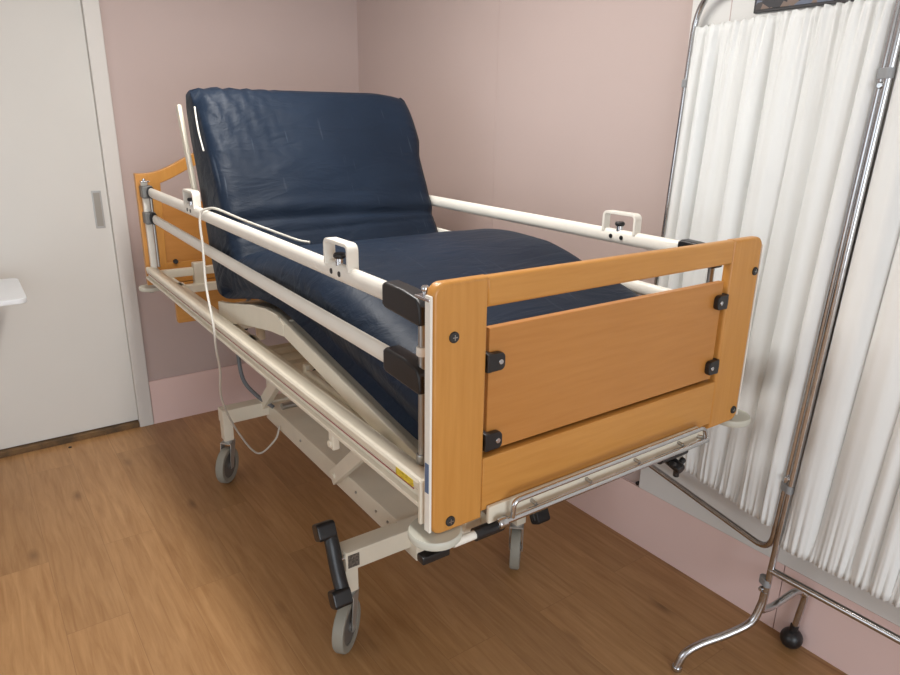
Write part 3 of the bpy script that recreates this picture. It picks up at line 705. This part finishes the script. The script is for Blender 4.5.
# wing: closed round-cornered frame
bm = nb()
zt, zb_ = 1.99, 0.398
loop = rounded([V((A+Bp)/2, zt), V(Bp, zt), V(Bp, 1.2)], 0.13, 8)+rounded([V(Bp, 1.1), V(Bp, zb_), V(A, zb_), V(A, 1.1)], 0.06, 8)+rounded([V(A, 1.2), V(A, zt), V((A+Bp)/2, zt)], 0.13, 8)[:-1]
tube(bm, loop, RT, 14, closed=True)
wing = spart('wing_frame', bm, CHROME, 'chrome frame of the folded wing')
bm = nb()
loop = rounded([V(A2, 0.20), V(A2, zt), V(E2, zt), V(E2, 0.20)], 0.13, 8)
tube(bm, loop, RT+0.0006, 14); tube(bm, [V(A2, 0.347), V(E2, 0.347)], 0.0105, 12)
main = spart('main_frame', bm, CHROME, 'chrome frame of the standing panel')
for z in (1.715, 0.622, 0.30):
    bm = nb(); prism(bm, rrect(-0.0205, -0.0115, 0.0205, 0.0115, 0.0105, 4), 2, z-0.012, z+0.012, 0.002)
    bmesh.ops.transform(bm, matrix=Matrix.Translation((V(A, z)+V(A2, z))/2-Vector((0, 0, z))) @ Matrix.Rotation(math.radians(-27), 4, 'Z'), verts=bm.verts[:])
    sub('hinge_clamp', bm, CLAMP, main)
    bm = nb(); c = V(A, z+(0.030 if z < 0.7 and z > 0.5 else -0.026)); cyl(bm, c+Vector((0.006, -0.020, 0)), c+Vector((0.004, -0.004, 0)), 0.0075, 14, 0.003); sub('clamp_screw', bm, CHROME, main)
bm = nb(); cyl(bm, V(Bp, 1.708), V(Bp, 1.732), 0.0135, 16, 0.002); sub('pole_collar', bm, CLAMP, wing)
# feet
def foot_pair(P, name):
    bm = nb()
    f = smooth([V(P, 0.27), V(P, 0.25), P+Vector((-0.002, -0.003, 0.22)), P+Vector((-0.012, -0.026, 0.160)), P+Vector((-0.045, -0.085, 0.122)), P+Vector((-0.086, -0.152, 0.090)), P+Vector((-0.110, -0.196, 0.058)), P+Vector((-0.118, -0.214, 0.013))], 6)
    tube(bm, f, 0.0122, 14); cyl(bm, f[-1]+Vector((0, 0, -0.013)), f[-1]+Vector((0, 0, 0.004)), 0.016, 14, 0.003)
    ft = spart('front_foot', bm, CHROME)
    bm = nb()
    f = rounded([P+Vector((0, 0.004, 0.20)), P+Vector((0.006, 0.055, 0.192)), P+Vector((0.030, 0.148, 0.232)), P+Vector((0.044, 0.174, 0.212)), P+Vector((0.032, 0.172, 0.085))], 0.03, 5)
    tube(bm, f, 0.0105, 14)
    rf = spart('rear_foot', bm, CHROME)
    c = P+Vector((0.029, 0.170, 0.034))
    bm = nb(); bmesh.ops.create_uvsphere(bm, u_segments=24, v_segments=14, radius=0.034, matrix=Matrix.Translation(c)); cyl(bm, c+Vector((0.0, 0.0, 0.02)), c+Vector((0.002, 0.002, 0.05)), 0.013, 14)
    sub('ball_caster', bm, BLACK, rf)
foot_pair(A2, 'near'); foot_pair(E2, 'far')

CURT = mat('white_curtain_cotton', lin(231, 232, 230), 0.85, spec=0.2, var=0.03, vscale=6)
_b = CURT.node_tree.nodes['Principled BSDF']
def curtain(P, Q, z0, z1, folds, seed):
    rnd = random.Random(seed); d = (Q-P); Lw = d.length; d.normalize(); n = Vector((d.y, -d.x, 0))
    ph = [rnd.uniform(0, 6.28) for _ in range(8)]; NX, NZ = int(Lw*520), 64
    bm = nb(); g = []
    # folds of uneven width: soft ridges between narrow valleys
    wd = [rnd.uniform(0.35, 1.5) for _ in range(folds)]; tot = sum(wd); cuts = [0.0]
    for x_ in wd: cuts.append(cuts[-1]+x_/tot)
    am = [rnd.uniform(0.6, 1.25) for _ in range(folds)]; sk = [rnd.uniform(-0.5, 0.5) for _ in range(folds)]; dr = [rnd.uniform(-0.012, 0.012) for _ in range(folds+1)]; dr[0] = dr[-1] = 0
    def ridge(s, t):
        for q in range(folds):
            a0 = cuts[q]+dr[q]*(1-2*t); a1 = cuts[q+1]+dr[q+1]*(1-2*t)
            if s <= a1 or q == folds-1:
                v = min(1, max(0, (s-a0)/(a1-a0))); v = v+sk[q]*v*(1-v)*0.8
                return am[q]*math.sin(math.pi*min(1, max(0, v)))**0.55, q
    def wave(s, t):
        rg, q = ridge(s, t)
        topg = math.exp(-(1-t)*13); botg = math.exp(-t*16); k = max(topg, botg)
        body = 0.037*(rg-0.5)+0.003*math.sin(s*23+ph[3]+t*2)
        c = math.sin(s*folds*3.4*6.283+ph[4]+math.sin(s*31)*1.5); c2 = math.sin(s*folds*5.9*6.283+ph[6]+math.sin(s*47))
        fine = 0.0016*math.sin(s*folds*1.9*6.283+ph[7]+t*2.2)*(0.3+0.7*t)
        return body*(1-0.7*k)+(0.0042*c+0.0026*c2)*k+fine-0.0022*math.exp(-((1-t-0.052)/0.005)**2)
    for i in range(NX+1):
        s = i/NX; col = []
        for j in range(NZ+1):
            t = j/NZ; z = z0+(z1-z0)*t
            if j == 0: z += 0.0025*math.sin(s*folds*3.4*6.283+ph[4]+math.sin(s*31)*1.5)+0.0015*math.sin(s*folds*5.9*6.283+ph[1])
            if j == NZ: z += 0.003*math.sin(s*folds*2.7*6.283+ph[1])
            p = V(P, z)+d*(Lw*s)+n*(wave(s, t)+0.006)
            col.append(bm.verts.new((p.x, p.y, z)))
        g.append(col)
    for i in range(NX):
        for j in range(NZ): bm.faces.new((g[i][j], g[i+1][j], g[i+1][j+1], g[i][j+1]))
    return bm
def add_curtain(P, Q, z0, z1, folds, seed, label, par):
    c = spart('curtain', curtain(P, Q, z0, z1, folds, seed), CURT, label, angle=180)
    md = c.modifiers.new('thickness', 'SOLIDIFY'); md.thickness = 0.0015
    bm = nb()
    bm.free()
    dd = (Q-P).normalized(); off = Vector((-dd.y, dd.x, 0))*0.008
    for z in (z0+0.03, z1-0.035):
        bm = nb(); tube(bm, [V(P, z)+off, V(Q, z)+off], 0.003, 8); sub('curtain_rod', bm, CHROME, c)
u1 = (A-Bp).normalized(); u2 = (E2-A2).normalized()
add_curtain(Bp+u1*0.012, A-u1*0.009, 0.476, 1.880, 8, 3, 'white curtain of the folded wing', wing)
add_curtain(A2+u2*0.012, E2-u2*0.014, 0.438, 1.880, 11, 11, 'white curtain of the standing panel', main)

# ------------------------------------------------------------------ poster high on the panelling behind the screen
pst = bpy.data.materials.new('poster_print'); pst.use_nodes = True; nt = pst.node_tree
tc = nt.nodes.new('ShaderNodeTexCoord'); vo = nt.nodes.new('ShaderNodeTexVoronoi'); vo.inputs['Scale'].default_value = 34; nt.links.new(tc.outputs['Object'], vo.inputs['Vector'])
rp = nt.nodes.new('ShaderNodeValToRGB'); rp.color_ramp.interpolation = 'CONSTANT'
for i, (p, c) in enumerate(((0.0, (46, 44, 48)), (0.3, (108, 116, 134)), (0.5, (70, 62, 60)), (0.72, (128, 108, 96)), (0.93, (150, 92, 66)))):
    e = rp.color_ramp.elements[i] if i < 2 else rp.color_ramp.elements.new(p)
    e.position = p; e.color = (*lin(*c), 1)
sp = nt.nodes.new('ShaderNodeSeparateColor'); nt.links.new(vo.outputs['Color'], sp.inputs[0]); nt.links.new(sp.outputs[0], rp.inputs[0])
nt.links.new(rp.outputs[0], nt.nodes['Principled BSDF'].inputs['Base Color'])
bm = nb(); box(bm, (-0.33, YW-0.026, 1.905), (0.16, YW-0.018, 2.25), 0.001)
po = obj('poster', bm, mat('dark_poster_border', lin(52, 50, 52), 0.5), flat=True); tag(po, 'dark framed picture on the white panelling above the screen', 'picture')
bm = nb(); box(bm, (-0.322, YW-0.028, 1.913), (0.152, YW-0.0255, 2.242)); obj('print', bm, pst, po, flat=True)

# ------------------------------------------------------------------ overbed table whose corner shows at the left
tb = thing('overbed_table', 'white table whose rounded corner shows beside the door', 'table', (-2.40, -0.86, 0))
bm = nb(); prism(bm, rrect(-0.235, -0.38, 0.205, 0.40, 0.035, 6), 2, 0.878, 0.90, 0.004, 2); obj('tabletop', bm, TABLEM, tb)
bm = nb(); box(bm, (-0.06, -0.33, 0.06), (0.0, -0.27, 0.8785), 0.006); obj('column', bm, WHITE2, tb)
bm = nb(); box(bm, (-0.20, -0.34, 0.045), (0.17, -0.29, 0.075), 0.005); box(bm, (-0.20, -0.31, 0.045), (-0.16, 0.03, 0.075), 0.005); box(bm, (0.13, -0.31, 0.045), (0.17, 0.03, 0.075), 0.005); obj('base', bm, WHITE2, tb)
for x, y in ((-0.18, -0.31), (0.15, -0.31), (-0.18, 0.0), (0.15, 0.0)):
    bm = nb(); cyl(bm, (x-0.01, y, 0.0225), (x+0.01, y, 0.0225), 0.0225, 20, 0.003); box(bm, (x-0.014, y-0.01, 0.025), (x+0.014, y+0.01, 0.05), 0.003); obj('caster', bm, DARK, tb)
